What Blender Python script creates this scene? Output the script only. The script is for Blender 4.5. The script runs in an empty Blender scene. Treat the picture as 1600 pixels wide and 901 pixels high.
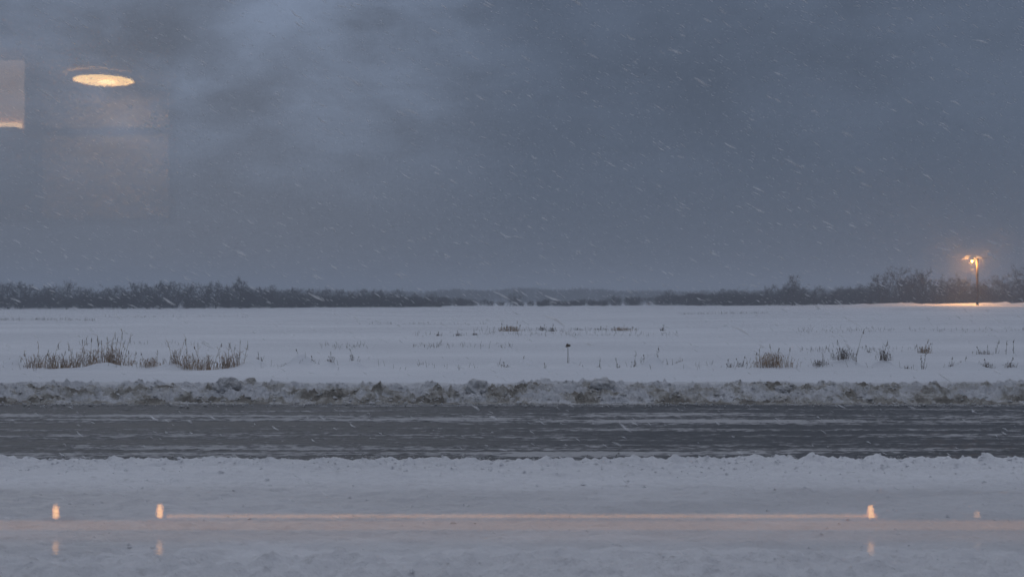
import bpy, math, random
import numpy as np
from mathutils import Vector, Matrix

random.seed(7)
R = math.radians
C = bpy.context.scene.collection
sc = bpy.context.scene

# ------------------------------------------------------------------ camera, sky, sun, exposure
CAM_Z = 2.2          # metres above the road
F = 1600.0           # focal length in pixels of the 1600 px wide photograph
HOR = 462.0          # row of the horizon
cam = bpy.data.cameras.new('camera')
cam.sensor_width = 36.0
cam.lens = 36.0 * F / 1600.0
cam.clip_start = 0.05
cam.clip_end = 6000
cam.dof.use_dof = True
cam.dof.focus_distance = 24.0
cam.dof.aperture_fstop = 2.2
cam_o = bpy.data.objects.new('camera', cam)
C.objects.link(cam_o)
cam_o.location = (0, 0, CAM_Z)
cam_o.rotation_euler = (R(90) + math.atan((HOR - 450.5) / F), 0, 0)
sc.camera = cam_o

SUN_AZ = R(-19)      # left of straight ahead
SUN_EL = R(10)
sun_dir = Vector((math.sin(SUN_AZ) * math.cos(SUN_EL), math.cos(SUN_AZ) * math.cos(SUN_EL), math.sin(SUN_EL)))

world = bpy.data.worlds.new('World')
sc.world = world
world.use_nodes = True
wt = world.node_tree
wt.nodes.clear()


def N(t, kind, **kw):
    n = t.nodes.new(kind)
    for k, v in kw.items():
        if k == 'inp':
            for a, b in v.items():
                n.inputs[a].default_value = b
        else:
            setattr(n, k, v)
    return n


def L(t, a, ao, b, bi):
    t.links.new(a.outputs[ao], b.inputs[bi])


def math_n(t, op, a, b=None, clamp=False):
    n = t.nodes.new('ShaderNodeMath')
    n.operation = op
    n.use_clamp = clamp
    for i, v in ((0, a), (1, b)):
        if v is None:
            continue
        if isinstance(v, (int, float)):
            n.inputs[i].default_value = v
        else:
            t.links.new(v, n.inputs[i])
    return n.outputs[0]


def maprange(t, v, a, b, c, d, smooth=True):
    n = t.nodes.new('ShaderNodeMapRange')
    n.interpolation_type = 'SMOOTHSTEP' if smooth else 'LINEAR'
    t.links.new(v, n.inputs[0])
    for i, x in enumerate((a, b, c, d)):
        n.inputs[1 + i].default_value = x
    return n.outputs[0]


def mixc(t, f, a, b, blend='MIX'):
    n = t.nodes.new('ShaderNodeMix')
    n.data_type = 'RGBA'
    n.blend_type = blend
    for i, v in ((0, f), (6, a), (7, b)):
        if isinstance(v, (int, float)):
            n.inputs[i].default_value = v
        elif isinstance(v, tuple):
            n.inputs[i].default_value = (*v, 1)
        else:
            t.links.new(v, n.inputs[i])
    return n.outputs[2]


# overcast dusk: a thick cloud layer over a physical sky; brighter towards the zenith and round the hidden sun
tc = N(wt, 'ShaderNodeTexCoord')
sky = N(wt, 'ShaderNodeTexSky', sky_type='NISHITA', sun_disc=False, sun_elevation=SUN_EL, sun_rotation=SUN_AZ,
        air_density=1.0, dust_density=1.0)
sep = N(wt, 'ShaderNodeSeparateXYZ')
L(wt, tc, 'Generated', sep, 0)
up = math_n(wt, 'MAXIMUM', sep.outputs[2], 0.0)
grad = N(wt, 'ShaderNodeValToRGB')
wt.links.new(up, grad.inputs[0])
cr = grad.color_ramp
cr.elements[0].position = 0.0
cr.elements[0].color = (0.080, 0.101, 0.137, 1)
cr.elements[1].position = 1.0
cr.elements[1].color = (0.56, 0.60, 0.71, 1)
for p, c in ((0.12, (0.094, 0.122, 0.176)), (0.30, (0.097, 0.126, 0.184)), (0.6, (0.34, 0.375, 0.455))):
    e = cr.elements.new(p)
    e.color = (*c, 1)
dot = N(wt, 'ShaderNodeVectorMath', operation='DOT_PRODUCT')
L(wt, tc, 'Generated', dot, 0)
dot.inputs[1].default_value = sun_dir
glow = maprange(wt, dot.outputs['Value'], 0.93, 1.0, 0.0, 1.0)
mp = N(wt, 'ShaderNodeMapping', inp={'Scale': (1.0, 1.0, 2.1), 'Rotation': (0.0, R(9), 0.0), 'Location': (1.7, 2.2, 0.5)})
L(wt, tc, 'Generated', mp, 0)
n1 = N(wt, 'ShaderNodeTexNoise', inp={'Scale': 7.5, 'Detail': 8.0, 'Roughness': 0.56, 'Distortion': 0.25})
L(wt, mp, 0, n1, 'Vector')
n2 = N(wt, 'ShaderNodeTexNoise', inp={'Scale': 2.2, 'Detail': 3.0, 'Roughness': 0.5})
L(wt, mp, 0, n2, 'Vector')
nn = math_n(wt, 'ADD', math_n(wt, 'MULTIPLY', n1.outputs[0], 0.6), math_n(wt, 'MULTIPLY', n2.outputs[0], 0.4))
cl = maprange(wt, nn, 0.36, 0.66, -1.0, 1.0)
hi_el = maprange(wt, sep.outputs[2], 0.05, 0.20, 0.12, 1.0)
amp = math_n(wt, 'MULTIPLY', math_n(wt, 'ADD', math_n(wt, 'MULTIPLY', glow, 0.52), 0.13), hi_el)
k = math_n(wt, 'ADD', math_n(wt, 'ADD', math_n(wt, 'MULTIPLY', cl, amp), 0.90),
           math_n(wt, 'MULTIPLY', math_n(wt, 'MULTIPLY', glow, 0.70), hi_el))
vm = N(wt, 'ShaderNodeVectorMath', operation='SCALE')
L(wt, grad, 0, vm, 0)
wt.links.new(k, vm.inputs['Scale'])
vm2 = mixc(wt, math_n(wt, 'MULTIPLY', glow, 0.25), vm.outputs[0], (0.185, 0.200, 0.238))
cloud10 = N(wt, 'ShaderNodeVectorMath', operation='SCALE', inp={'Scale': 10.0})
wt.links.new(vm2, cloud10.inputs[0])
skycol = mixc(wt, 0.997, sky.outputs[0], cloud10.outputs[0])
bg = N(wt, 'ShaderNodeBackground', inp={'Strength': 0.10})
wt.links.new(skycol, bg.inputs['Color'])
wo = N(wt, 'ShaderNodeOutputWorld')
L(wt, bg, 0, wo, 0)

sun = bpy.data.lights.new('sun', 'SUN')
sun.energy = 0.16
sun.angle = R(40)
sun.color = (1.0, 0.97, 0.94)
sun_o = bpy.data.objects.new('sun', sun)
C.objects.link(sun_o)
sun_o.rotation_euler = sun_dir.to_track_quat('Z', 'Y').to_euler()
sun_o.location = (-30, 60, 60)

vs = sc.view_settings
vs.view_transform = 'Standard'
vs.look = 'None'
vs.gamma = 1
vs.exposure = 0.0
vs.use_curve_mapping = False
sc.render.engine = 'CYCLES'
cy = sc.cycles
cy.use_denoising = True
cy.max_bounces = 6
cy.diffuse_bounces = 3
cy.glossy_bounces = 3
cy.transparent_max_bounces = 16
cy.volume_bounces = 1
cy.use_adaptive_sampling = True
cy.adaptive_threshold = 0.015
cy.denoising_prefilter = 'ACCURATE'
cy.sample_clamp_indirect = 6
cy.caustics_reflective = False
cy.caustics_refractive = False


# ------------------------------------------------------------------ helpers
def tag(o, label=None, cat=None, group=None, kind=None):
    for key, v in (('label', label), ('category', cat), ('group', group), ('kind', kind)):
        if v:
            o[key] = v
    return o


def empty(name, loc, rz=0.0):
    o = bpy.data.objects.new(name, None)
    C.objects.link(o)
    o.location = loc
    o.rotation_euler.z = rz
    return o


def mesh_obj(name, me, parent=None, loc=(0, 0, 0)):
    o = bpy.data.objects.new(name, me)
    C.objects.link(o)
    o.location = loc
    o.parent = parent
    return o


def grid_mesh(name, X, Y, Z, mat, attr=None):
    """a sheet from 2-D arrays (rows = y)"""
    ny, nx = X.shape
    co = np.stack([X, Y, Z], -1).reshape(-1, 3).astype(np.float32)
    idx = np.arange(nx * ny).reshape(ny, nx)
    q = np.stack([idx[:-1, :-1], idx[:-1, 1:], idx[1:, 1:], idx[1:, :-1]], -1).reshape(-1, 4)
    me = bpy.data.meshes.new(name)
    me.vertices.add(len(co))
    me.vertices.foreach_set('co', co.ravel())
    me.loops.add(q.size)
    me.loops.foreach_set('vertex_index', q.ravel().astype(np.int32))
    me.polygons.add(len(q))
    me.polygons.foreach_set('loop_start', np.arange(0, q.size, 4, dtype=np.int32))
    me.polygons.foreach_set('use_smooth', np.ones(len(q), dtype=bool))
    for k_, v in (attr or {}).items():
        a = me.attributes.new(k_, 'FLOAT', 'POINT')
        a.data.foreach_set('value', v.reshape(-1).astype(np.float32))
    me.update(calc_edges=True)
    me.materials.append(mat)
    return me


def _hash(ix, iy, seed):
    h = (ix.astype(np.int64) * 374761393 + iy.astype(np.int64) * 668265263 + seed * 974634541) & 0xFFFFFFFF
    h = ((h ^ (h >> 13)) * 1274126177) & 0xFFFFFFFF
    h = h ^ (h >> 16)
    return h


def perlin(x, y, seed=0):
    x0 = np.floor(x)
    y0 = np.floor(y)
    fx = x - x0
    fy = y - y0
    u = fx * fx * fx * (fx * (fx * 6 - 15) + 10)
    v = fy * fy * fy * (fy * (fy * 6 - 15) + 10)

    def g(dx, dy):
        a = _hash(x0 + dx, y0 + dy, seed) / 4294967296.0 * 2 * math.pi
        return np.cos(a) * (fx - dx) + np.sin(a) * (fy - dy)
    a = g(0, 0) * (1 - u) + g(1, 0) * u
    b = g(0, 1) * (1 - u) + g(1, 1) * u
    return (a * (1 - v) + b * v) * 1.5


def fbm(x, y, oct=4, seed=0, gain=0.5, billow=False):
    s = 0
    a = 1.0
    for i in range(oct):
        n = perlin(x, y, seed + i * 17)
        s = s + a * (np.abs(n) * 2 - 0.7 if billow else n)
        x = x * 2.03 + 5.3
        y = y * 2.03 + 1.7
        a *= gain
    return s


def worley(x, y, seed=0):
    """distance to nearest of jittered points, and that cell's random value"""
    x0 = np.floor(x)
    y0 = np.floor(y)
    best = np.full(x.shape, 9.0)
    val = np.zeros(x.shape)
    for dx in (-1, 0, 1):
        for dy in (-1, 0, 1):
            cx = x0 + dx
            cy_ = y0 + dy
            h = _hash(cx, cy_, seed)
            px = cx + (h & 1023) / 1023.0
            py = cy_ + ((h >> 10) & 1023) / 1023.0
            d = np.hypot(x - px, y - py)
            m = d < best
            best = np.where(m, d, best)
            val = np.where(m, ((h >> 20) & 1023) / 1023.0, val)
    return best, val


def sstep(a, b, x):
    t = np.clip((x - a) / (b - a), 0, 1)
    return t * t * (3 - 2 * t)


class MB:
    """collects tubes, boxes and prisms into one mesh"""

    def __init__(self):
        self.v = []
        self.f = []

    def tube(self, pts, radii, n=3, cap=True):
        base = len(self.v)
        pts = [Vector(p) for p in pts]
        for i, p in enumerate(pts):
            d = (pts[min(i + 1, len(pts) - 1)] - pts[max(i - 1, 0)])
            if d.length < 1e-9:
                d = Vector((0, 0, 1))
            d.normalize()
            a = d.orthogonal().normalized()
            b = d.cross(a)
            for j in range(n):
                t = 2 * math.pi * j / n
                self.v.append(tuple(p + (a * math.cos(t) + b * math.sin(t)) * radii[i]))
        for i in range(len(pts) - 1):
            for j in range(n):
                q = base + i * n
                self.f.append((q + j, q + (j + 1) % n, q + n + (j + 1) % n, q + n + j))
        if cap:
            self.f.append(tuple(base + j for j in reversed(range(n))))
            e = base + (len(pts) - 1) * n
            self.f.append(tuple(e + j for j in range(n)))
        return self

    def box(self, x0, x1, y0, y1, z0, z1):
        b = len(self.v)
        self.v += [(x, y, z) for z in (z0, z1) for y in (y0, y1) for x in (x0, x1)]
        for f in ((0, 2, 3, 1), (4, 5, 7, 6), (0, 1, 5, 4), (1, 3, 7, 5), (3, 2, 6, 7), (2, 0, 4, 6)):
            self.f.append(tuple(b + i for i in f))
        return self

    def lathe(self, prof, n=24, c=(0, 0, 0), closed=True):
        b = len(self.v)
        for r, z in prof:
            for j in range(n):
                t = 2 * math.pi * j / n
                self.v.append((c[0] + r * math.cos(t), c[1] + r * math.sin(t), c[2] + z))
        for i in range(len(prof) - 1):
            for j in range(n):
                q = b + i * n
                self.f.append((q + j, q + (j + 1) % n, q + n + (j + 1) % n, q + n + j))
        if closed:
            self.f.append(tuple(b + j for j in reversed(range(n))))
            e = b + (len(prof) - 1) * n
            self.f.append(tuple(e + j for j in range(n)))
        return self

    def mesh(self, name, mat, smooth=False):
        me = bpy.data.meshes.new(name)
        me.from_pydata(self.v, [], self.f)
        if smooth:
            me.polygons.foreach_set('use_smooth', np.ones(len(me.polygons), dtype=bool))
        me.materials.append(mat)
        me.update()
        return me

    def build(self, name, mat, parent=None, loc=(0, 0, 0), smooth=False):
        return mesh_obj(name, self.mesh(name, mat, smooth), parent, loc)


class Sticks:
    """thousands of thin three-sided sticks in one mesh"""

    def __init__(self):
        self.d = []

    def add(self, p, q, r0, r1):
        self.d.append((p[0], p[1], p[2], q[0], q[1], q[2], r0, r1))

    def tube(self, pts, radii, n=3, cap=False):
        for i in range(len(pts) - 1):
            self.add(pts[i], pts[i + 1], radii[i], radii[i + 1])

    def mesh(self, name, mat, zmax=None):
        D_ = np.array(self.d, dtype=np.float64)
        if zmax:
            zs = np.maximum(D_[:, 2], D_[:, 5])
            k_ = zmax / np.quantile(zs, .995)
            D_[:, :6] *= k_
        P, Q = D_[:, :3], D_[:, 3:6]
        d = Q - P
        d /= np.maximum(np.linalg.norm(d, axis=1, keepdims=True), 1e-9)
        ref = np.where(np.abs(d[:, 2:3]) < .9, np.array([[0, 0, 1.0]]), np.array([[1.0, 0, 0]]))
        a = np.cross(d, ref)
        a /= np.linalg.norm(a, axis=1, keepdims=True)
        b = np.cross(d, a)
        V = []
        for base, r in ((P, D_[:, 6:7]), (Q, D_[:, 7:8])):
            for j in range(3):
                t = 2 * math.pi * j / 3
                V.append(base + (a * math.cos(t) + b * math.sin(t)) * r)
        V = np.stack(V, 1).reshape(-1, 3).astype(np.float32)
        n = len(D_)
        q = (np.arange(n)[:, None, None] * 6 + np.array([[0, 1, 4, 3], [1, 2, 5, 4], [2, 0, 3, 5]])[None]).reshape(-1)
        me = bpy.data.meshes.new(name)
        me.vertices.add(len(V))
        me.vertices.foreach_set('co', V.ravel())
        me.loops.add(len(q))
        me.loops.foreach_set('vertex_index', q.astype(np.int32))
        me.polygons.add(n * 3)
        me.polygons.foreach_set('loop_start', np.arange(0, len(q), 4, dtype=np.int32))
        me.update(calc_edges=True)
        me.materials.append(mat)
        return me


def fzs(x, y):
    return field_z(np.asarray(x, float)[None], np.asarray(y, float)[None])[0]


def ground_at(px, py, z=0.0):
    """the place on the ground (height z) that the photograph shows at a pixel"""
    d = (CAM_Z - z) * F / (py - HOR)
    return Vector(((px - 800) / F * d, d, z))


# ------------------------------------------------------------------ materials
def material(name):
    m = bpy.data.materials.new(name)
    m.use_nodes = True
    t = m.node_tree
    b = t.nodes['Principled BSDF']
    return m, t, b


def noise(t, scale, detail=4, rough=0.55, stretch=None, coord='Object'):
    c = N(t, 'ShaderNodeTexCoord')
    n = N(t, 'ShaderNodeTexNoise', inp={'Scale': scale, 'Detail': detail, 'Roughness': rough})
    if stretch:
        m = N(t, 'ShaderNodeMapping', inp={'Scale': stretch})
        L(t, c, coord, m, 0)
        L(t, m, 0, n, 'Vector')
    else:
        L(t, c, coord, n, 'Vector')
    return n.outputs[0]


def bump(t, b, h, strength, dist):
    n = N(t, 'ShaderNodeBump', inp={'Strength': strength, 'Distance': dist})
    t.links.new(h, n.inputs['Height'])
    L(t, n, 0, b, 'Normal')


def plain(name, col, rough=0.6, var=0.25, scale=6.0, stretch=None, spec=0.3, metal=0.0, bmp=0.0):
    m, t, b = material(name)
    f = maprange(t, noise(t, scale, 5, 0.6, stretch), 0.3, 0.7, 0, 1)
    lo = tuple(c * (1 - var) for c in col)
    hi = tuple(min(1, c * (1 + var)) for c in col)
    t.links.new(mixc(t, f, lo, hi), b.inputs['Base Color'])
    b.inputs['Roughness'].default_value = rough
    b.inputs['Specular IOR Level'].default_value = spec
    b.inputs['Metallic'].default_value = metal
    if bmp:
        bump(t, b, noise(t, scale * 3, 4), 0.6, bmp)
    return m


def emitter(name, col, strength):
    m, t, b = material(name)
    b.inputs['Base Color'].default_value = (*col, 1)
    f = maprange(t, noise(t, 9.0, 2), 0.3, 0.7, 0.9, 1.1)
    t.links.new(math_n(t, 'MULTIPLY', f, strength), b.inputs['Emission Strength'])
    b.inputs['Emission Color'].default_value = (*col, 1)
    return m


def snow_field_mat():
    m, t, b = material('snow_field')
    # fine windblown crust: long shallow ridges across the view, plus grain
    big = noise(t, 0.05, 5, 0.55, (1, 2.6, 1))
    mid = noise(t, 0.6, 5, 0.6, (0.35, 1.6, 1))
    fine = noise(t, 14, 4, 0.6)
    f = maprange(t, big, 0.35, 0.68, 0, 1)
    col = mixc(t, f, (0.63, 0.65, 0.69), (0.73, 0.75, 0.79))
    f2 = maprange(t, mid, 0.60, 0.76, 0, 0.35)
    col = mixc(t, f2, col, (0.60, 0.61, 0.63))
    t.links.new(col, b.inputs['Base Color'])
    b.inputs['Roughness'].default_value = 0.75
    b.inputs['Specular IOR Level'].default_value = 0.25
    h = math_n(t, 'ADD', math_n(t, 'MULTIPLY', mid, 1.0), math_n(t, 'MULTIPLY', fine, 0.12))
    bump(t, b, h, 0.55, 0.10)
    return m


def snow_near_mat():
    m, t, b = material('snow_trodden')
    big = noise(t, 0.35, 5, 0.6, (0.4, 1.2, 1))
    crumb = noise(t, 9, 5, 0.62, (0.7, 1.3, 1))
    fine = noise(t, 60, 3, 0.6)
    f = maprange(t, big, 0.35, 0.68, 0, 1)
    col = mixc(t, f, (0.74, 0.745, 0.77), (0.83, 0.835, 0.86))
    g = maprange(t, crumb, 0.57, 0.74, 0, 0.50)
    col = mixc(t, g, col, (0.46, 0.46, 0.46))
    t.links.new(col, b.inputs['Base Color'])
    ice = N(t, 'ShaderNodeAttribute', attribute_name='ice')
    col = mixc(t, math_n(t, 'MULTIPLY', ice.outputs['Fac'], 0.6), col, (0.55, 0.555, 0.575))
    t.links.new(col, b.inputs['Base Color'])
    t.links.new(math_n(t, 'SUBTRACT', maprange(t, big, 0.3, 0.7, 0.5, 0.75), math_n(t, 'MULTIPLY', ice.outputs['Fac'], 0.22)), b.inputs['Roughness'])
    b.inputs['Specular IOR Level'].default_value = 0.25
    h = math_n(t, 'ADD', crumb, math_n(t, 'MULTIPLY', fine, 0.25))
    bump(t, b, h, 0.9, 0.05)
    return m


def snow_bank_mat():
    m, t, b = material('ploughed_snow')
    at = N(t, 'ShaderNodeAttribute', attribute_name='grime')
    patch = noise(t, 4.0, 7, 0.75, (0.8, 1, 1))
    grit = noise(t, 22, 5, 0.7)
    v = math_n(t, 'ADD', math_n(t, 'MULTIPLY', at.outputs['Fac'], 1.0), math_n(t, 'MULTIPLY', math_n(t, 'SUBTRACT', patch, 0.5), 0.8))
    v = math_n(t, 'ADD', v, math_n(t, 'MULTIPLY', math_n(t, 'SUBTRACT', grit, 0.5), 0.5))
    f = maprange(t, v, 0.15, 0.95, 0, 1)
    ramp = N(t, 'ShaderNodeValToRGB')
    t.links.new(f, ramp.inputs[0])
    e = ramp.color_ramp.elements
    e[0].color = (0.74, 0.75, 0.78, 1)
    e[1].color = (0.21, 0.195, 0.172, 1)
    q = ramp.color_ramp.elements.new(0.42)
    q.color = (0.52, 0.505, 0.48, 1)
    q = ramp.color_ramp.elements.new(0.75)
    q.color = (0.32, 0.298, 0.262, 1)
    L(t, ramp, 0, b, 'Base Color')
    b.inputs['Roughness'].default_value = 0.7
    b.inputs['Specular IOR Level'].default_value = 0.25
    h = math_n(t, 'ADD', noise(t, 12, 6, 0.68), math_n(t, 'MULTIPLY', grit, 0.5))
    bump(t, b, h, 0.9, 0.09)
    return m


def road_mat():
    m, t, b = material('slushy_asphalt')
    at = N(t, 'ShaderNodeAttribute', attribute_name='slush')
    grit = noise(t, 11, 6, 0.82, (0.45, 1.5, 1))
    streak = noise(t, 2.0, 7, 0.7, (0.10, 3.4, 1))
    v = math_n(t, 'ADD', at.outputs['Fac'], math_n(t, 'MULTIPLY', math_n(t, 'SUBTRACT', grit, 0.5), 1.9))
    v = math_n(t, 'ADD', v, math_n(t, 'MULTIPLY', math_n(t, 'SUBTRACT', streak, 0.5), 1.7))
    f = maprange(t, v, 0.25, 0.95, 0, 1)
    ramp = N(t, 'ShaderNodeValToRGB')
    t.links.new(f, ramp.inputs[0])
    e = ramp.color_ramp.elements
    e[0].color = (0.052, 0.055, 0.060, 1)
    e[1].color = (0.42, 0.42, 0.43, 1)
    q = ramp.color_ramp.elements.new(0.45)
    q.color = (0.165, 0.168, 0.175, 1)
    L(t, ramp, 0, b, 'Base Color')
    t.links.new(maprange(t, f, 0.0, 0.6, 0.50, 0.85), b.inputs['Roughness'])
    b.inputs['Specular IOR Level'].default_value = 0.35
    bump(t, b, math_n(t, 'ADD', grit, math_n(t, 'MULTIPLY', f, 0.8)), 0.5, 0.015)
    return m


M = {}
M['field'] = snow_field_mat()
M['near'] = snow_near_mat()
M['bank'] = snow_bank_mat()
M['road'] = road_mat()
M['bark'] = plain('bark', (0.060, 0.052, 0.046), 0.9, 0.3, 4)
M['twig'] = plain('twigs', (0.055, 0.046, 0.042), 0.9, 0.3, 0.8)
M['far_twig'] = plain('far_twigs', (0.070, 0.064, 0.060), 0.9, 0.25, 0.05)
M['dry'] = plain('dry_stalk', (0.30, 0.205, 0.125), 0.85, 0.4, 5)
M['dry_dark'] = plain('dark_stalk', (0.115, 0.088, 0.064), 0.85, 0.35, 5)
M['head'] = plain('seed_head', (0.105, 0.076, 0.052), 0.9, 0.4, 40)
M['flake'] = plain('snowflakes', (0.94, 0.95, 0.97), 1.0, 0.02, 3, spec=0.0)
M['pole'] = plain('weathered_pole_wood', (0.03, 0.022, 0.016), 0.85, 0.35, 5, (6, 6, 0.6), bmp=0.01)
M['metal'] = plain('grey_metal', (0.22, 0.22, 0.22), 0.5, 0.2, 8, metal=0.6)
M['bulb'] = emitter('sodium_bulb', (1.0, 0.44, 0.09), 30.0)
M['snowcap'] = plain('clean_snow', (0.78, 0.80, 0.85), 0.75, 0.05, 4, bmp=0.01)
M['wall'] = plain('grey_plaster', (0.20, 0.195, 0.195), 0.9, 0.2, 3)
M['ceil'] = plain('ceiling_paint', (0.62, 0.60, 0.57), 0.9, 0.1, 3)
M['floor'] = plain('dark_floorboards', (0.03, 0.026, 0.022), 0.8, 0.3, 3, (1, 8, 1), spec=0.1)
M['render'] = plain('outside_render', (0.35, 0.33, 0.31), 0.85, 0.15, 4)
M['panel'] = plain('pale_cupboard_front', (0.78, 0.68, 0.58), 0.6, 0.06, 2)
M['wood'] = plain('brown_wood', (0.34, 0.20, 0.11), 0.5, 0.25, 3, (0.5, 8, 8))
M['gloss'] = plain('polished_dark_wood', (0.045, 0.03, 0.022), 0.13, 0.25, 3, (0.5, 8, 8), spec=0.6)
M['wax'] = plain('candle_glass', (0.6, 0.4, 0.22), 0.3, 0.1, 10)
M['steel'] = plain('dull_steel', (0.25, 0.25, 0.25), 0.4, 0.1, 6, metal=0.8)


# ------------------------------------------------------------------ terrain
ROAD_Y0, ROAD_Y1 = 13.9, 20.75
LAMP = Vector(((1527 - 800) / F * 170, 170, 0.48))

# mounds of drifted snow behind the ploughed bank: pixel x, pixel y of the top, width px, height m
MOUNDS = [(20, 578, 46, .12), (165, 574, 90, .09), (232, 576, 60, .12), (280, 573, 70, .16), (395, 574, 50, .14), (470, 572, 60, .20), (512, 577, 36, .10),
          (552, 577, 44, .13), (600, 579, 40, .08), (668, 579, 60, .08), (822, 575, 48, .14), (770, 579, 50, .07), (893, 577, 40, .10), (1018, 573, 54, .20),
          (1062, 576, 34, .12), (1120, 578, 40, .08), (1205, 577, 90, .10), (1283, 576, 40, .10), (1322, 574, 60, .15), (1380, 575, 44, .13),
          (1420, 578, 40, .08), (1510, 575, 56, .15), (1543, 578, 34, .09), (1578, 578, 40, .10), (1640, 576, 60, .13), (-40, 577, 60, .13)]
MO = []
for px, py, w, h in MOUNDS:
    d = 29.2 + random.uniform(-0.3, 0.3)
    MO.append(((px - 800) / F * d, d, w / F * d * 0.5, h))


def field_z(X, Y):
    """height of the snow field beyond the ploughed bank"""
    far = sstep(40, 180, Y)
    tilt = np.clip(X / np.maximum(Y, 20.0), -0.6, 0.6)         # left lower, right higher
    z = 0.10 + far * (-0.10 + 0.62 * sstep(0.0, 0.48, tilt) - 0.22 * sstep(0.0, 0.5, -tilt))
    z = z - sstep(215, 330, Y) * 1.25
    # low rolling and wind ridges
    z = z + 0.05 * fbm(X * 0.05, Y * 0.12, 3, 5) * sstep(28, 45, Y) * (1 - sstep(120, 180, Y) * 0.6)
    z = z + 0.018 * fbm(X * 0.35, Y * 1.2, 3, 9)
    # drift shoulder just behind the bank
    z = z + 0.10 * np.exp(-((Y - 26.8) / 2.4) ** 2) * (1 + 0.6 * fbm(X * 0.3, Y * 0.3, 2, 31))
    mn_ = fbm(X * 1.6, Y * 1.6, 3, 33)
    for mx, my, r, h in MO:
        e = ((X - mx) / r) ** 2 + ((Y - my) / 0.9) ** 2
        z = z + 1.7 * h * np.exp(-e * 2.0) * (1 + 0.35 * mn_)
    # heaped snow round the lamp pole
    e = ((X - LAMP.x) / 4.5) ** 2 + ((Y - LAMP.y - 4) / 3) ** 2
    z = z + 0.25 * np.exp(-e)
    e = ((X - LAMP.x + 11) / 8) ** 2 + ((Y - 178) / 5) ** 2
    z = z + 0.35 * np.exp(-e) * (1 + fbm(X * 0.5, Y * 0.5, 2, 3))
    e = ((X - LAMP.x - 9) / 9) ** 2 + ((Y - 177) / 4) ** 2
    z = z + 0.38 * np.exp(-e) * (1 + fbm(X * 0.5, Y * 0.5, 2, 4))
    # land under the road and forecourt lies lower
    z = np.where(Y < 21.6, -0.10, z)
    return z


def spaced(bands):
    out = []
    for a, b, s in bands:
        out.append(np.arange(a, b, s))
    return np.concatenate(out + [np.array([bands[-1][1]])])


xs = spaced([(-1600, -300, 60), (-300, -110, 8), (-110, -24, 1.0), (-24, 24, 0.10), (24, 110, 1.0), (110, 300, 8), (300, 1600, 60)])
ys = spaced([(-200, 20, 10), (20, 21.6, 0.4), (21.6, 32, 0.08), (32, 60, 0.35), (60, 230, 2.0), (230, 600, 15), (600, 3000, 100)])
X, Y = np.meshgrid(xs, ys)
tag(mesh_obj('snow_field', grid_mesh('snow_field', X, Y, field_z(X, Y), M['field'])), 'open flat field under smooth windblown snow', None, None, 'structure')


def fz(x, y):
    return float(field_z(np.array([[x]], float), np.array([[y]], float))[0, 0])


# road with slush ridges left by tyres
def slush(X, Y):
    v = (Y - ROAD_Y0 + 0.5) / (ROAD_Y1 - ROAD_Y0 + 0.5)
    wob = 0.03 * fbm(X * 0.12, Y * 0.3, 3, 71)
    v = v + wob
    s = np.zeros_like(v)
    for c, w, a in ((0.015, .03, .6), (0.115, .045, .62), (0.215, .03, .48), (0.36, .035, .58), (0.47, .03, .40), (0.63, .05, .80), (0.735, .045, .66), (0.86, .025, .3), (0.975, .02, .4)):
        s = s + a * np.exp(-((v - c) / w) ** 2) * np.clip(0.75 + 0.8 * fbm(X * 0.14 + c * 40, Y * 0.8, 4, int(c * 100), .6) + 0.55 * fbm(X * 2.2, Y * 6.0, 4, int(c * 100) + 7, .7), 0, 1.6)
    s = s + 0.30 * fbm(X * 0.12, Y * 5.0, 5, 13, .65)
    s = s + 0.12 * fbm(X * 1.2, Y * 8.0, 5, 14, .65)
    return np.clip(s + 0.21, 0, 1.2)


xs = spaced([(-260, -15, 2.5), (-15, 15, 0.045), (15, 260, 2.5)])
ys = spaced([(ROAD_Y0 - 1.1, ROAD_Y1 + 1.6, 0.028)])
X, Y = np.meshgrid(xs, ys)
S = slush(X, Y)
rz = 0.014 * sstep(0.15, 1.0, S) * (1 + 0.6 * fbm(X * 5, Y * 9, 3, 21)) + 0.006 * fbm(X * 9, Y * 14, 2, 22)
tag(mesh_obj('road', grid_mesh('road', X, Y, rz, M['road'], {'slush': S + 0.30 * fbm(X * 4.5, Y * 13, 4, 23, .75) + 0.12 * fbm(X * 14, Y * 20, 2, 24)})), 'wet asphalt road streaked with grey slush', None, None, 'structure')

# forecourt: trodden snow between the building and the road, with a low ridge of thrown snow along the edge
xs = spaced([(-80, -9, 2.0), (-9, 9, 0.028), (9, 80, 2.0)])
ys = spaced([(1.0, 6.5, 0.5), (6.5, 15.0, 0.028)])
X, Y = np.meshgrid(xs, ys)
edge = ROAD_Y0 - 0.52 + 0.14 * fbm(X * 0.5, X * 0 + 0.5, 4, 41) + 0.05 * fbm(X * 3.0, Y * 3.0, 3, 42)
lump = np.clip(0.5 + 0.9 * fbm(X * 2.2, Y * 2.2, 4, 44, 0.55, True), 0, 2)
low = 0.45 + 0.75 * np.clip(0.5 + fbm(X * 0.6, X * 0, 3, 46), 0, 1.5)
ridge = np.exp(-((Y - edge + 0.33) / 0.22) ** 2) * (0.035 + 0.065 * lump * low)
z = 0.055 + 0.020 * fbm(X * 0.4, Y * 0.9, 4, 47) + 0.020 * fbm(X * 1.8, Y * 5.5, 5, 48, .65)
rough = sstep(8.75, 8.3, Y) + 0.25 + 0.5 * sstep(12.6, 13.3, Y)
z = z + rough * (0.060 * fbm(X * 2.4, Y * 4.6, 5, 49, 0.6) + 0.008 * fbm(X * 12, Y * 15, 3, 50))
spots, _ = worley(X * 0.55, Y * 1.1, 51)
z = z - 0.035 * np.exp(-(spots / 0.14) ** 2)
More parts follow.
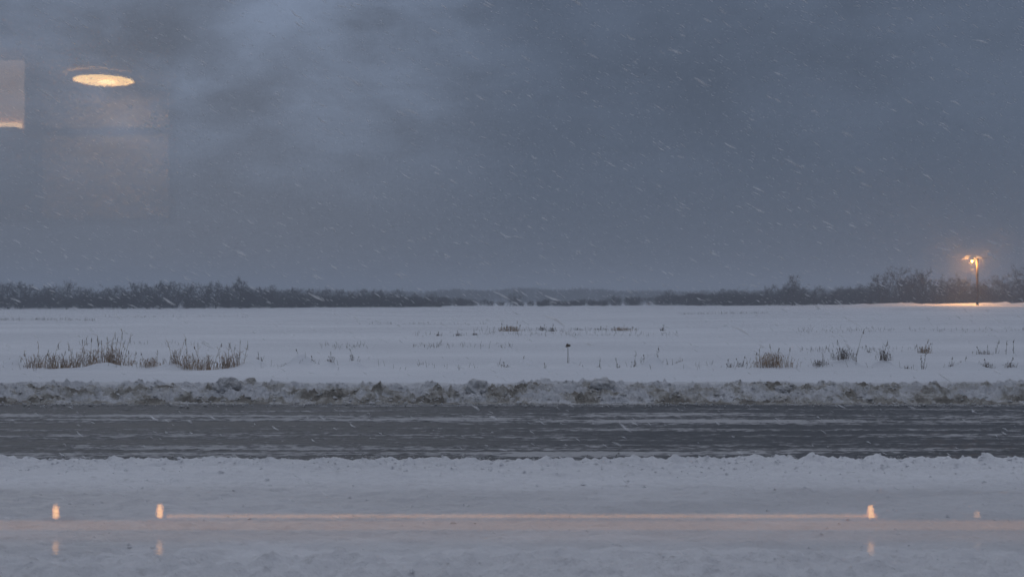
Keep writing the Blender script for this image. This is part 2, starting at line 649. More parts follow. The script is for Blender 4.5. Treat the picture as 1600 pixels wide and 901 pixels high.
z = z + ridge * (1 + 0.28 * fbm(X * 6, Y * 6, 4, 55, .65))
z = z + (0.004 + 0.010 * sstep(11.6, 13.2, Y)) * fbm(X * 9, Y * 11, 4, 56, .7)
z = np.where(Y > edge, z - (Y - edge) * 0.55 - 0.02, z)
wob = Y + 0.35 * fbm(X * 0.35, Y * 0.8, 4, 52) + 0.10 * fbm(X * 3, Y * 6, 4, 53)
ice = sstep(8.62, 8.82, wob) * sstep(11.9, 11.0, wob) * np.clip(0.85 + 0.5 * fbm(X * 0.5, Y * 1.4, 4, 54), 0, 1)
tag(mesh_obj('forecourt', grid_mesh('forecourt', X, Y, z, M['near'], {'ice': ice})), 'trodden snow on the near roadside', None, None, 'structure')

# loose crumbs lying on the forecourt
rnd = random.Random(9)
mb = MB()
for i in range(2000):
    x = rnd.uniform(-8.5, 8.5)
    y = 13.35 - abs(rnd.gauss(0, .45)) if rnd.random() < .7 else rnd.uniform(7.2, 12.5)
    s_ = rnd.uniform(.006, .022) * (1.8 if rnd.random() < .08 else 1)
    z0_ = float(z[min(len(ys) - 1, int(np.searchsorted(ys, y))), min(len(xs) - 1, int(np.searchsorted(xs, x)))])
    b = len(mb.v)
    a = rnd.uniform(0, 6.28)
    for kx, ky, kz in ((1, 0, 0), (-.3, .9, .1), (-.7, -.7, 0), (.1, .1, .9), (0, 0, -.6)):
        mb.v.append((x + s_ * (kx * math.cos(a) - ky * math.sin(a)) * 1.3, y + s_ * (kx * math.sin(a) + ky * math.cos(a)), z0_ + s_ * kz * .8))
    for f in ((0, 1, 3), (1, 2, 3), (2, 0, 3), (1, 0, 4), (2, 1, 4), (0, 2, 4)):
        mb.f.append(tuple(b + q for q in f))
tag(mb.build('loose_snow', M['near']), 'loose crumbs of snow lying on the near roadside', 'snow', None, 'stuff')

# ploughed snow bank along the far side of the road
B0, B1 = 20.45, 23.9
xs = spaced([(-260, -14, 2.0), (-14, 14, 0.026), (14, 260, 2.0)])
ys = spaced([(B0, 22.9, 0.024), (22.9, B1, 0.06)])
X, Y = np.meshgrid(xs, ys)
wx = X + 0.18 * fbm(X * 1.3, Y * 1.3, 3, 61)
wy = Y + 0.18 * fbm(X * 1.3 + 9, Y * 1.3, 3, 62)
foot = 20.76 + 0.10 * fbm(X * 0.6, X * 0 + 3, 4, 63) + 0.05 * fbm(X * 3, Y * 3, 3, 64)
crest = 0.255 + 0.05 * fbm(X * 0.45, X * 0, 3, 65)
u = np.clip((Y - foot) / 1.25, 0, 3)
prof = np.where(u < 1, 0.05 * sstep(0, .06, u) + 0.18 * u + 0.77 * sstep(0.12, 0.98, u), 1.0)
back = sstep(22.3, 23.6, Y)
prof = prof * (1 - back) + (0.19 / 0.235) * back
d1, v1 = worley(wx * 1.5, wy * 1.5, 66)
d2, v2 = worley(wx * 3.4, wy * 3.4, 67)
d3, v3 = worley(wx * 7.5, wy * 7.5, 68)
lumps = 0.065 * (0.4 + v1) * np.sqrt(np.clip(1 - (d1 / 0.75) ** 2, 0, 1)) + 0.090 * (0.3 + v2) * np.sqrt(np.clip(1 - (d2 / .7) ** 2, 0, 1)) \
    + 0.042 * v3 * np.sqrt(np.clip(1 - (d3 / .7) ** 2, 0, 1))
lump_amt = sstep(0.0, 0.35, u) * (1 - 0.85 * sstep(22.25, 22.9, Y))
z = crest * prof + (lumps - 0.12) * lump_amt * (0.75 + 0.3 * np.clip(0.5 + fbm(X * 0.5, Y * 0.5, 2, 70), 0, 1.4))
z = z + (0.075 * fbm(wx * 2.6 + wy, wy * 3.0, 5, 74, 0.62) + 0.042 * fbm(wx * 8, wy * 9, 4, 69, 0.65)) * (0.15 + lump_amt) * (1 - 0.9 * back)
z = np.where(Y < foot, -0.06, np.maximum(z, -0.01 + 0.03 * fbm(X * 9, Y * 9, 3, 72)))
z = np.where(Y > 23.7, z - (Y - 23.7) * 0.9, z)
grime = 0.60 - 0.22 * sstep(0.05, 0.6, u) + 0.45 * fbm(wx * 1.1 + wy * .6, wy * 1.6, 5, 73, .6) * sstep(0, 0.3, u) - 0.60 * sstep(21.95, 22.45, Y)
grime = grime + 0.12 * (v1 - 0.5) + 0.30 * (v2 - 0.5)
tag(mesh_obj('snow_bank', grid_mesh('snow_bank', X, Y, z, M['bank'], {'grime': np.clip(grime, -0.3, 1.2)})),
    'long lumpy bank of dirty ploughed snow along the far road edge', 'snow bank')


def chunk_mesh(name, r, seed, hollow=False):
    """an irregular lump of frozen snow"""
    import bmesh
    bm = bmesh.new()
    bmesh.ops.create_icosphere(bm, subdivisions=4, radius=1.0)
    rnd = random.Random(seed)
    from mathutils import noise as mn
    off = Vector((rnd.uniform(0, 50), rnd.uniform(0, 50), rnd.uniform(0, 50)))
    for v in bm.verts:
        p = v.co.copy()
        k_ = 1 + 0.30 * mn.noise(p * 1.3 + off) + 0.24 * mn.noise(p * 3.1 + off) + 0.14 * mn.noise(p * 7 + off) + 0.07 * mn.noise(p * 15 + off)
        if hollow:
            a = p.dot(Vector((0.15, -0.93, 0.35)).normalized())
            k_ *= 1 - 0.38 * max(0.0, (a - 0.80) / 0.20) ** 0.7 if a > 0.80 else 1
        v.co = Vector((p.x * r[0], p.y * r[1], p.z * r[2])) * k_
    me = bpy.data.meshes.new(name)
    bm.to_mesh(me)
    bm.free()
    me.polygons.foreach_set('use_smooth', np.ones(len(me.polygons), dtype=bool))
    a = me.attributes.new('grime', 'FLOAT', 'POINT')
    a.data.foreach_set('value', [0.34] * len(me.vertices))
    me.materials.append(M['bank'])
    me.update()
    return me


for px, py, r, lab, hol in ((746, 599, (.23, .24, .20), 'round dirty snow chunk with a hollow face on the snow bank', True),
                            (1030 - 90, 594, (.24, .2, .16), 'brown stained snow chunk on the crest right of the hollow one', False),
                            (356, 593, (.26, .22, .19), 'rounded grey snow chunk on the crest below the paired dry weed clumps', False),
                            (1224, 600, (.16, .14, .12), 'small grey snow chunk on the bank below the dense weed clump', False)):
    d = 21.75
    o = mesh_obj('snow_chunk', chunk_mesh('snow_chunk', r, int(px), hol), None, ((px - 800) / F * d, d, CAM_Z - (py + 9 - HOR) / F * d))
    tag(o, lab, 'snow chunk', 'large chunks on the snow bank')

# crumbs of snow and slush thrown along both road edges, and clods lying on the bank
BX, BY, BZ = xs, ys, z
rnd = random.Random(3)
mb = MB()


def bank_z(x, y):
    return float(BZ[min(len(BY) - 1, int(np.searchsorted(BY, y))), min(len(BX) - 1, int(np.searchsorted(BX, x)))])


for i in range(1500):
    x = rnd.uniform(-13, 13)
    y = rnd.uniform(20.85, 22.2)
    s_ = rnd.uniform(.015, .05) * (1.7 if rnd.random() < .1 else 1)
    b = len(mb.v)
    a = rnd.uniform(0, 6.28)
    z0_ = bank_z(x, y)
    for kx, ky, kz in ((1, 0, 0), (-.3, .9, .1), (-.7, -.7, 0), (.1, .1, .8), (0, 0, -.6)):
        mb.v.append((x + s_ * (kx * math.cos(a) - ky * math.sin(a)) * 1.2, y + s_ * (kx * math.sin(a) + ky * math.cos(a)), z0_ + s_ * kz * .8))
    for f in ((0, 1, 3), (1, 2, 3), (2, 0, 3), (1, 0, 4), (2, 1, 4), (0, 2, 4)):
        mb.f.append(tuple(b + q for q in f))
o = mb.build('snow_clods', M['bank'])
_a = o.data.attributes.new('grime', 'FLOAT', 'POINT')
_a.data.foreach_set('value', [.36] * len(o.data.vertices))
tag(o, 'small clods of dirty snow lying all over the snow bank', 'snow', None, 'stuff')
mb = MB()
for i in range(1500):
    x = rnd.uniform(-13, 13)
    if rnd.random() < 0.5:
        y = 20.72 - abs(rnd.gauss(0, 0.28))
    else:
        y = 13.42 + abs(rnd.gauss(0, 0.22))
    s = rnd.uniform(0.008, 0.03) * (1.6 if rnd.random() < 0.08 else 1)
    b = len(mb.v)
    a = rnd.uniform(0, 6.28)
    for kx, ky, kz in ((1, 0, 0), (-.3, .9, .1), (-.7, -.7, 0), (.1, .1, 1.1), (0, 0, -.6)):
        mb.v.append((x + s * (kx * math.cos(a) - ky * math.sin(a)) * 1.3, y + s * (kx * math.sin(a) + ky * math.cos(a)), 0.025 + s * kz * .8))
    for f in ((0, 1, 3), (1, 2, 3), (2, 0, 3), (1, 0, 4), (2, 1, 4), (0, 2, 4)):
        mb.f.append(tuple(b + q for q in f))
o = mb.build('snow_crumbs', M['bank'])
_a = o.data.attributes.new('grime', 'FLOAT', 'POINT')
_a.data.foreach_set('value', [.40] * len(o.data.vertices))
tag(o, 'small crumbs of snow scattered along the road edges', 'snow', None, 'stuff')


# ------------------------------------------------------------------ dry weeds
def stalk(mb, base, h, lean, az, r, rnd, bend=0.25):
    pts = []
    for i in range(5):
        t = i / 4
        off = lean * t + bend * lean * t * t
        pts.append((base[0] + math.cos(az) * off * h, base[1] + math.sin(az) * off * h, base[2] + h * t))
    mb.tube(pts, [r * (1 - 0.45 * i / 4) for i in range(5)], 3)
    return pts


def head_on(mb, p, h, rnd, s):
    """a ragged dry seed head: small clustered pods round the stalk's upper part"""
    mb.tube([Vector(p) - Vector((0, 0, h)), p], [s * .2, s * .2], 4)
    for _ in range(rnd.randint(7, 12)):
        t = rnd.random() ** 0.7
        c = Vector(p) + Vector((rnd.gauss(0, s * .3), rnd.gauss(0, s * .3), -t * h))
        d = Vector((rnd.gauss(0, 1), rnd.gauss(0, 1), rnd.uniform(.2, 1.4))).normalized() * s * rnd.uniform(.7, 1.3)
        mb.tube([c - d * .5, c, c + d * .5], [s * .18, s * .38, s * .1], 4)


def weed(px, py, hpx, wpx, n, label, group, dense=0.5, tall=2, brown=True, seed=None, depth=None, parts=True, cat='weed'):
    """one clump of dry weeds; px,py: foot in the photograph, hpx: height, wpx: width, n: short blades, tall: tall stalks"""
    rnd = random.Random(seed if seed is not None else int(px * 13 + py))
    d = depth if depth else (CAM_Z - 0.15) * F / (py - HOR)
    x = (px - 800) / F * d
    zz = fz(x, d) - 0.03
    s = d / F
    root = empty('dry_weed', (x, d, zz))
    mat = M['dry'] if brown else M['dry_dark']
    w = wpx * s * 0.5
    H = hpx * s
    thick = 0.0058 * (d / 28.0) ** 0.8
    tuft = MB()
    for i in range(int(n * 2.4)):
        bx = rnd.gauss(0, 0.42) * w
        h = H * rnd.uniform(0.16, 0.55) * (1.2 - 0.5 * min(1, abs(bx) / max(w, .01)))
        pts = stalk(tuft, (bx, rnd.gauss(0, .35) * w, 0), h, rnd.uniform(0.05, 0.42), rnd.uniform(0, 6.28), thick * rnd.uniform(.55, 1.0), rnd)
        if rnd.random() < 0.55:
            for _ in range(rnd.randint(1, 3)):
                q = Vector(pts[rnd.randint(2, 4)])
                e = q + Vector((rnd.uniform(-1, 1), rnd.uniform(-1, 1), rnd.uniform(.1, .9))) * h * 0.22
                tuft.tube([q, e], [thick * .6, thick * .5], 3)
        if rnd.random() < 0.3:
            head_on(tuft, pts[-1], h * .15, rnd, thick * 2.6)
    if n:
        tag(tuft.build('tuft', mat, root), kind='stuff')
    for i in range(tall):
        bx = ((i + 0.5) / tall - 0.5) * 1.6 * w + rnd.gauss(0, .1) * w if tall > 1 else 0
        h = H * (rnd.uniform(0.62, 0.95) if i != tall // 2 else 1.0)
        st = MB()
        lean = rnd.uniform(0.0, 0.22)
        az = rnd.choice((0, math.pi)) + rnd.gauss(0, .5) if bx == 0 else (0 if bx > 0 else math.pi) + rnd.gauss(0, .6)
        pts = stalk(st, (bx, rnd.gauss(0, .2) * w, 0), h, lean, az, thick * rnd.uniform(.9, 1.25), rnd, 0.4)
        for _ in range(rnd.randint(2, 6)):
            q = Vector(pts[rnd.randint(1, 4)])
            e = q + Vector((rnd.uniform(-1, 1), rnd.uniform(-1, 1), rnd.uniform(.3, 1.2))).normalized() * h * rnd.uniform(.08, .2)
            st.tube([q, e], [thick * .7, thick * .6], 3)
        so = st.build('stem', mat, root)
        hd = MB()
        head_on(hd, pts[-1], h * rnd.uniform(.1, .28), rnd, thick * rnd.uniform(2.6, 3.8))
        hd.build('seed_head', M['head'], so)
    tag(root, label, cat, group)
    return root


G1 = 'dry weeds along the snow bank'
weeds = [
    (58, 573, 36, 28, 26, 2, 'short brown weed clump at the left end of the roadside weeds'),
    (83, 574, 38, 26, 30, 2, 'brown bushy weed clump second from the left end of the roadside weeds'),
    (104, 573, 27, 24, 24, 1, 'low brown weed clump between two taller ones near the left end'),
    (118, 574, 45, 16, 16, 1, 'thin weed with one tall dark stalk left of the tallest clump'),
    (141, 573, 42, 24, 24, 2, 'brown weed clump just left of the tallest clump'),
    (164, 571, 49, 26, 26, 3, 'tall dry weed clump with knobbly upright seed stalks on a drift'),
    (181, 572, 48, 22, 24, 3, 'dry weed clump leaning right beside the tallest clump'),
    (200, 572, 24, 22, 12, 2, 'sparse short weed on the slope right of the tallest clumps'),
    (236, 574, 24, 34, 34, 1, 'low mounded brown grass clump between the two long rows of weeds'),
    (275, 575, 38, 14, 14, 1, 'dry weed with a slim tall stalk starting the second row'),
    (298, 576, 42, 34, 34, 2, 'wide brown weed clump with one tall stalk in the second row'),
    (324, 577, 40, 30, 28, 1, 'thinner brown weed clump in the middle of the second row'),
    (355, 575, 36, 24, 34, 2, 'dense brown weed clump near the end of the second row'),
    (372, 574, 38, 14, 9, 2, 'pair of slanting dry stalks ending the second row of weeds'),
]
for px, py, h, w, n, tall, lab in weeds:
    weed(px, py + 2, h * 1.08, w * 1.35, int(n * 1.0), lab, G1, tall=tall + 1)
weeds2 = [
    (404, 573, 14, 14, 6, 1, 'tiny dark sprig on a drift just right of the second row'),
    (448, 572, 14, 26, 8, 0, 'few short blades left of the dark upright stalk on a mound'),
    (470, 568, 27, 16, 5, 1, 'upright dark stalk standing on the largest snow mound'),
    (489, 573, 13, 12, 5, 1, 'short bent sprig on the right slope of the largest mound'),
    (517, 575, 16, 14, 5, 1, 'small dark sprig on the low mound after the largest one'),
    (552, 574, 20, 14, 4, 1, 'slanting dark stalk on a small mound, leftmost after the bare mound sprig'),
    (660, 575, 9, 16, 5, 0, 'tiny blades above the bank left of the hollow snow chunk'),
    (788, 576, 10, 22, 6, 1, 'tiny sprig above the bank right of the hollow snow chunk'),
    (820, 572, 16, 26, 8, 1, 'small twiggy sprig on the grey mound left of the single flower stalk'),
    (852, 576, 10, 10, 3, 1, 'tiny dark sprig between grey mound and single flower stalk'),
    (936, 572, 14, 8, 2, 1, 'thin short stalk right of the single flower stalk'),
    (965, 574, 16, 10, 3, 1, 'slanting thin stalk left of the twiggy mound'),
    (990, 573, 24, 10, 3, 1, 'thin leaning stalk just left of the twiggy mound'),
    (1017, 569, 29, 36, 16, 2, 'spreading dark twigs with one tall stalk on a grey snow mound'),
    (1060, 574, 11, 16, 7, 0, 'small dark tuft on the mound right of the spreading twigs'),
    (1140, 575, 14, 16, 6, 1, 'short sprigs left of the dense tall weed clump'),
    (1158, 574, 18, 12, 5, 2, 'slim sprig pair touching the left of the dense weed clump'),
    (1283, 575, 19, 26, 20, 1, 'low dark weed tuft right of the dense tall clump'),
    (1316, 574, 32, 36, 26, 1, 'dark bushy weed with a short upright spike'),
    (1336, 574, 52, 6, 3, 1, 'single very tall thin stalk leaning right beside the bushy weed'),
    (1379, 575, 29, 26, 18, 1, 'dark weed tuft with one central spike right of the very tall stalk'),
    (1418, 576, 10, 18, 6, 0, 'tiny blades between the spiked tuft and the forked stalks'),
    (1441, 577, 28, 7, 2, 2, 'two thin forked stalks below the round thistle in the field'),
    (1487, 575, 16, 12, 4, 1, 'short stalk left of the far right snow mound'),
    (1508, 572, 18, 22, 7, 1, 'twigs on the far right grey snow mound'),
    (1541, 577, 16, 18, 14, 1, 'brown tuft right of the far right snow mound'),
    (1578, 577, 17, 16, 8, 1, 'dark sprig nearest the right edge of the roadside'),
]
for px, py, h, w, n, tall, lab in weeds2:
    weed(px, py, h, w * 1.2, int(n * 1.3), lab, G1, tall=tall, brown=False)
weed(1207, 576, 37, 76, 84, 'dense wide brown weed clump with several tall seed stalks right of centre', G1, tall=7)


def flower_stalk():
    d = (CAM_Z - 0.15) * F / (574 - HOR)
    x = (887 - 800) / F * d
    root = empty('dry_flower_stalk', (x, d, fz(x, d) - 0.03))
    st = MB()
    st.tube([(0, 0, 0), (.01, 0, .25), (.005, 0, .50)], [.011, .010, .008], 5)
    st.build('stem', M['dry_dark'], root)
    rnd_ = random.Random(5)
    h = MB()
    for i in range(22):
        a = rnd_.uniform(0, 6.28)
        e = rnd_.uniform(-.5, 1.1)
        c = Vector((0, 0, .51))
        h.tube([c, c + Vector((math.cos(a) * math.cos(e), math.sin(a) * math.cos(e), math.sin(e))) * rnd_.uniform(.05, .10)], [.016, .010], 4)
    h.build('seed_head', M['head'], root)
    tag(root, 'single straight flower stalk with a round dark head near the middle', 'weed', G1)


flower_stalk()

G2 = 'dry tufts out in the field'
far_t = [
    (798, 516, 15, 44, 60, 4, 'darkest bushy grass tuft in the middle of the snowy field'),
    (685, 523, 8, 10, 8, 1, 'small dark tuft at the left end of the field tufts'),
    (717, 523, 9, 18, 14, 1, 'small dark tuft second from the left end of the field tufts'),
    (742, 522, 8, 12, 10, 1, 'small dark tuft left of the darkest bushy tuft'),
    (847, 515, 10, 16, 14, 2, 'first tuft right of the darkest bushy tuft'),
    (862, 516, 11, 14, 16, 1, 'second tuft right of the darkest bushy tuft'),
    (905, 514, 6, 26, 14, 0, 'thin low tuft between the dark tufts and the brown one'),
    (938, 514, 7, 22, 12, 1, 'thin low tuft touching the left of the brown wide one'),
    (972, 515, 10, 46, 44, 3, 'wide brown grass tuft in the field right of the middle'),
    (1035, 515, 10, 12, 10, 1, 'small lone tuft right of the wide brown one'),
    (1443, 550, 20, 26, 26, 3, 'round thistle-like tuft in the field above the forked stalks'),
    (1536, 552, 15, 28, 18, 2, 'loose twiggy tuft in the field near the right edge'),
    (1556, 550, 22, 5, 1, 1, 'thin bare stalk in the field left of two others near the right edge'),
    (1572, 551, 20, 5, 1, 1, 'middle one of three thin bare stalks in the field near the right edge'),
    (1583, 550, 20, 6, 1, 1, 'last of three thin bare stalks in the field near the right edge'),
    (1357, 550, 12, 10, 3, 1, 'thin sprig in the field above the dark bushy roadside weed'),
]
for px, py, h, w, n, tall, lab in far_t:
    weed(px, py, h, w, n, lab, G2, tall=tall, brown=(px in (972, 798, 1443)))

# countless stubble tips poking through the crust in thin lines
rnd = random.Random(11)
st = []
rows = [(0, 148, 498, 1.5, 150), (150, 400, 493, 1.0, 60), (500, 575, 540, 5, 45), (640, 800, 540, 5, 80), (640, 1060, 522, 4, 150), (740, 1000, 516, 4, 160),
        (1060, 1200, 491, .7, 110), (1245, 1400, 516, 4, 110), (1420, 1600, 516, 3, 60), (1280, 1460, 546, 5, 70), (560, 760, 506, .8, 50), (1250, 1290, 549, 3, 20),
        (120, 330, 536, 3, 40), (850, 1180, 577, 5, 34), (590, 830, 577, 5, 26), (400, 560, 576, 5, 22), (1040, 1600, 576, 6, 50), (0, 60, 576, 8, 30), (20, 380, 574, 5, 120)]
for x0, x1, py, sp, n in rows:
    for i in range(n):
        px = rnd.uniform(x0, x1)
        yy = py + rnd.gauss(0, sp * .5)
        d = (CAM_Z - 0.12) * F / (yy - HOR)
        x = (px - 800) / F * d
        h = rnd.uniform(.05, .22) * (1.0 if yy > 505 else 1.2)
        r = 0.0045 * (d / 28.0) ** 0.8
        lean = rnd.uniform(-.4, .4)
        st.append((x, d, -.02, x + lean * h, d, h - .02, r, r * .7))
S_ = Sticks()
S_.d = np.array(st)
S_.d[:, [2, 5]] += fzs(S_.d[:, 0], S_.d[:, 1])[:, None]
o = mesh_obj('stubble', S_.mesh('stubble', M['dry_dark']))
tag(o, 'thin lines of stubble tips poking through the field snow', 'stubble', None, 'stuff')


# ------------------------------------------------------------------ trees
def tree_proto(seed, height, width, stems=1):
    """bare broadleaf tree: returns (trunk mesh, crown mesh)"""
    rnd = random.Random(seed)
    tr = MB()
    cr_ = Sticks()
    cc = Vector((0, 0, height * .56))

    def inside(p):
        return ((p.x / (width * .5)) ** 2 + (p.y / (width * .5)) ** 2 + ((p.z - cc.z) / (height * .46)) ** 2) < 1.0

    def grow(p, d, ln, r, lev):
        if lev == 0 or r < 0.004:
            return
        q = p + d * ln * .5 + Vector((rnd.gauss(0, .06), rnd.gauss(0, .06), rnd.gauss(0, .04))) * ln
        e = q + (d + Vector((0, 0, .12))).normalized() * ln * .5
        if not inside(e) and rnd.random() < 0.8:
            ln *= .55
            q = p + d * ln * .5
            e = p + d * ln
        rr = max(r, 0.011)
        cr_.tube([p, q, e], [rr, rr * .8, max(rr * .6, .009)], 3, False)
        kids = {4: 5, 3: 5, 2: 5, 1: 0}[min(lev, 4)]
        for i in range(kids):
            t = rnd.uniform(.25, 1)
            b = p.lerp(q, t * 2) if t < .5 else q.lerp(e, t * 2 - 1)
            ax = d.orthogonal()
            ax.rotate(Matrix.Rotation(rnd.uniform(0, 6.28), 3, d))
            nd = (d * rnd.uniform(.5, 1.0) + ax * rnd.uniform(.45, .95) + Vector((0, 0, .15))).normalized()
            grow(b, nd, ln * rnd.uniform(.5, .72), r * .55, lev - 1)

    for s in range(stems):
        bx = Vector((rnd.gauss(0, .25), rnd.gauss(0, .25), -0.2)) if stems > 1 else Vector((0, 0, -.2))
        lean = Vector((rnd.gauss(0, .16), rnd.gauss(0, .16), 1)).normalized() if stems > 1 else Vector((rnd.gauss(0, .05), 0, 1)).normalized()
        hh = height * rnd.uniform(.45, .62)
        pts = [bx + lean * hh * t + Vector((rnd.gauss(0, .05), rnd.gauss(0, .05), 0)) for t in (0, .3, .6, 1)]
        r0 = 0.028 * height / (1 + .35 * (stems - 1))
        tr.tube(pts, [r0, r0 * .8, r0 * .6, r0 * .35], 6)
        limbs = max(4, 10 // stems)
        for i in range(limbs):
            t = 0.18 + .82 * (i + rnd.random()) / limbs
            k_ = min(2, int(t * 3))
            p = pts[k_].lerp(pts[k_ + 1], t * 3 - k_) if k_ < 3 else pts[3]
            a = rnd.uniform(0, 6.28)
            up_ = rnd.uniform(.35, 1.1) + (.6 if t > .8 else 0)
            d = Vector((math.cos(a), math.sin(a), up_)).normalized()
            ln = (width * .5) * rnd.uniform(.55, .9) * (1.15 - .3 * t)
            grow(p, d, ln, r0 * .45, 4)
    # basal shoots
    for i in range(30):
        a = rnd.uniform(0, 6.28)
        b = Vector((math.cos(a), math.sin(a), 0)) * rnd.uniform(.1, width * .4)
        d = Vector((rnd.gauss(0, .3), rnd.gauss(0, .3), 1)).normalized()
        grow(b, d, height * rnd.uniform(.15, .34), .022, 2)
    return tr.mesh('trunk', M['bark'], True), cr_.mesh('crown', M['twig'], height)


PROTO_H = 6.0
protos = [tree_proto(100 + i, PROTO_H, w, s) for i, (w, s) in enumerate(((5.2, 1), (4.4, 3), (5.6, 2), (4.8, 4), (6.2, 3), (4.2, 1)))]
bush_protos = [tree_proto(200 + i, 3.0, w, 4) for i, w in enumerate((4.6, 3.8))]
rnd = random.Random(21)


def tree(px, top, base_y, depth, label, group, proto=None, wide=1.0, bush=False, name='bare_tree'):
    x = (px - 800) / F * depth
    zz = fz(x, depth)
    h = CAM_Z - (top - 2.5 - HOR) / F * depth - zz
    tm, cm = (bush_protos if bush else protos)[proto if proto is not None else rnd.randrange(2 if bush else 6)]
    s = h / (3.0 if bush else PROTO_H)
    root = empty(name, (x, depth, zz), rnd.uniform(0, 6.28))
    root.scale = (s * wide, s * wide, s)
    mesh_obj('trunk', tm, root)
    mesh_obj('crown', cm, root)
    tag(root, label, 'bush' if bush else 'tree', group)
    return root


def top_left(px):
    pts = [(-90, 445), (0, 446), (30, 441), (70, 445), (105, 439), (140, 447), (215, 443), (255, 438), (300, 442), (345, 441), (400, 444), (430, 446),
           (500, 453), (560, 452), (600, 455), (650, 457), (690, 462), (720, 466)]
    for (a, b), (c, d) in zip(pts, pts[1:]):
        if a <= px <= c:
            return b + (d - b) * (px - a) / (c - a)
    return 466


def top_right(px):
    pts = [(1060, 459), (1085, 456), (1120, 450), (1150, 448), (1200, 446), (1240, 442), (1290, 445), (1345, 438), (1375, 432), (1410, 424), (1440, 424), (1475, 431),
           (1530, 436), (1560, 434), (1595, 420), (1690, 418)]
    for (a, b), (c, d) in zip(pts, pts[1:]):
        if a <= px <= c:
            return b + (d - b) * (px - a) / (c - a)
    return 440


GL, GR = 'trees of the left treeline', 'trees of the right treeline'
tree(375, 436, 482, 186, 'tallest tree of the left treeline, its round crown standing above the rest', GL, 0, 0.95)
tree(103, 441, 483, 186, 'broad round tree rising above the left treeline near its left end', GL, 2, 0.9)
tree(32, 442, 483, 188, 'pointed tree rising above the left treeline closest to the left edge', GL, 5, 0.8)
tree(672, 459, 480, 205, 'small tree that ends the left treeline beside the open gap', GL, 3, 1.3)
tree(625, 453, 480, 203, 'rounded tree second from the open gap in the left treeline', GL, 2, 0.9)
ORD = ('first second third fourth fifth sixth seventh eighth ninth tenth eleventh twelfth thirteenth fourteenth fifteenth sixteenth seventeenth '
       'eighteenth nineteenth twentieth').split()
counts = {}


def nth(key):
    counts[key] = counts.get(key, 0) + 1
    return ORD[min(19, counts[key] - 1)]


def left_label(px):
    for lim, lab in ((32, 'bare grey tree from the left edge, before the pointed tree'), (103, 'bare grey tree right of the pointed tree'),
                     (375, 'bare grey tree right of the broad round tree in the left treeline'), (625, 'bare grey tree right of the tallest tree in the left treeline')):
        if px < lim:
            return (nth(lab) if px > -20 or lim > 40 else 'cut off') + ' ' + lab
    return nth('gap') + ' low tree right of the rounded tree near the open gap'


px = -22
while px < 660:
    if all(abs(px - q) > 11 for q in (375, 103, 32, 625)):
        dd = 188 + max(0, px - 300) / 400 * 18 + rnd.uniform(-4, 6)
        tree(px, top_left(px) + rnd.uniform(-1, 8), 482, dd, left_label(px), GL, None, rnd.uniform(.8, 1.15))
    px += rnd.uniform(13, 21)
# right treeline
tree(1238, 432, 477, 188, 'fan-shaped bare tree standing above the right treeline well left of the street lamp', GR, 4, 0.85)
tree(1410, 419, 477, 190, 'tall twin-stemmed tree of the right treeline left of the street lamp', GR, 1, 0.85)
tree(1442, 422, 477, 194, 'tall tree between the twin-stemmed tree and the street lamp', GR, 0, 0.85)
tree(1375, 430, 477, 190, 'slim tree just left of the twin-stemmed tree in the right treeline', GR, 5, 0.8)
tree(1598, 416, 477, 186, 'big dark tree at the right edge beyond the street lamp', GR, 2, 0.95)
tree(1482, 431, 477, 198, 'rounded tree just left of the street lamp pole', GR, 3, 1.0)
def right_label(px):
    for lim, lab in ((1238, 'bare tree of the right treeline counted from the gap'), (1375, 'bare tree right of the fan-shaped tree'),
                     (1410, 'low tree right of the slim tree'), (1482, 'low tree right of the twin-stemmed tree'), (1598, 'low tree right of the street lamp side rounded tree')):
        if px < lim:
            return nth(lab) + ' ' + lab
    return nth('re') + ' bare tree beyond the big dark tree at the right edge'


px = 1075
while px < 1625:
    if all(abs(px - q) > 10 for q in (1238, 1410, 1442, 1375, 1598, 1482)):
        dd = 208 - (px - 1075) / 500 * 16 + rnd.uniform(-3, 5)
        tree(px, top_right(px) + rnd.uniform(1, 10), 477, dd, right_label(px), GR, None, rnd.uniform(.8, 1.1))
    px += rnd.uniform(14, 22)
# single bushes in the gap
GB = 'bushes in the gap between the treelines'
for px, top, dd, w, lab in ((805, 459, 222, 1.15, 'round bush standing alone in the middle of the gap'), (1044, 454, 215, .95, 'tall dark bush at the right end of the gap'),
                            (958, 463, 226, 1.2, 'low bush in the gap left of the tall dark one'), (700, 467, 228, 1.5, 'low bush at the left end of the gap'),
                            (985, 469, 230, 1.6, 'lowest bush in the gap beside the tall dark one'), (1085, 460, 220, 1.1, 'bush that joins the gap to the right treeline'),
                            (726, 471, 230, 2.2, 'flat scrubby bush second from the left in the gap')):
    tree(px, top, 478, dd, lab, GB, None, w, True, 'bare_bush')

# unbroken brushwood under and behind the treelines, and the wood far beyond the gap
rng = np.random.default_rng(31)


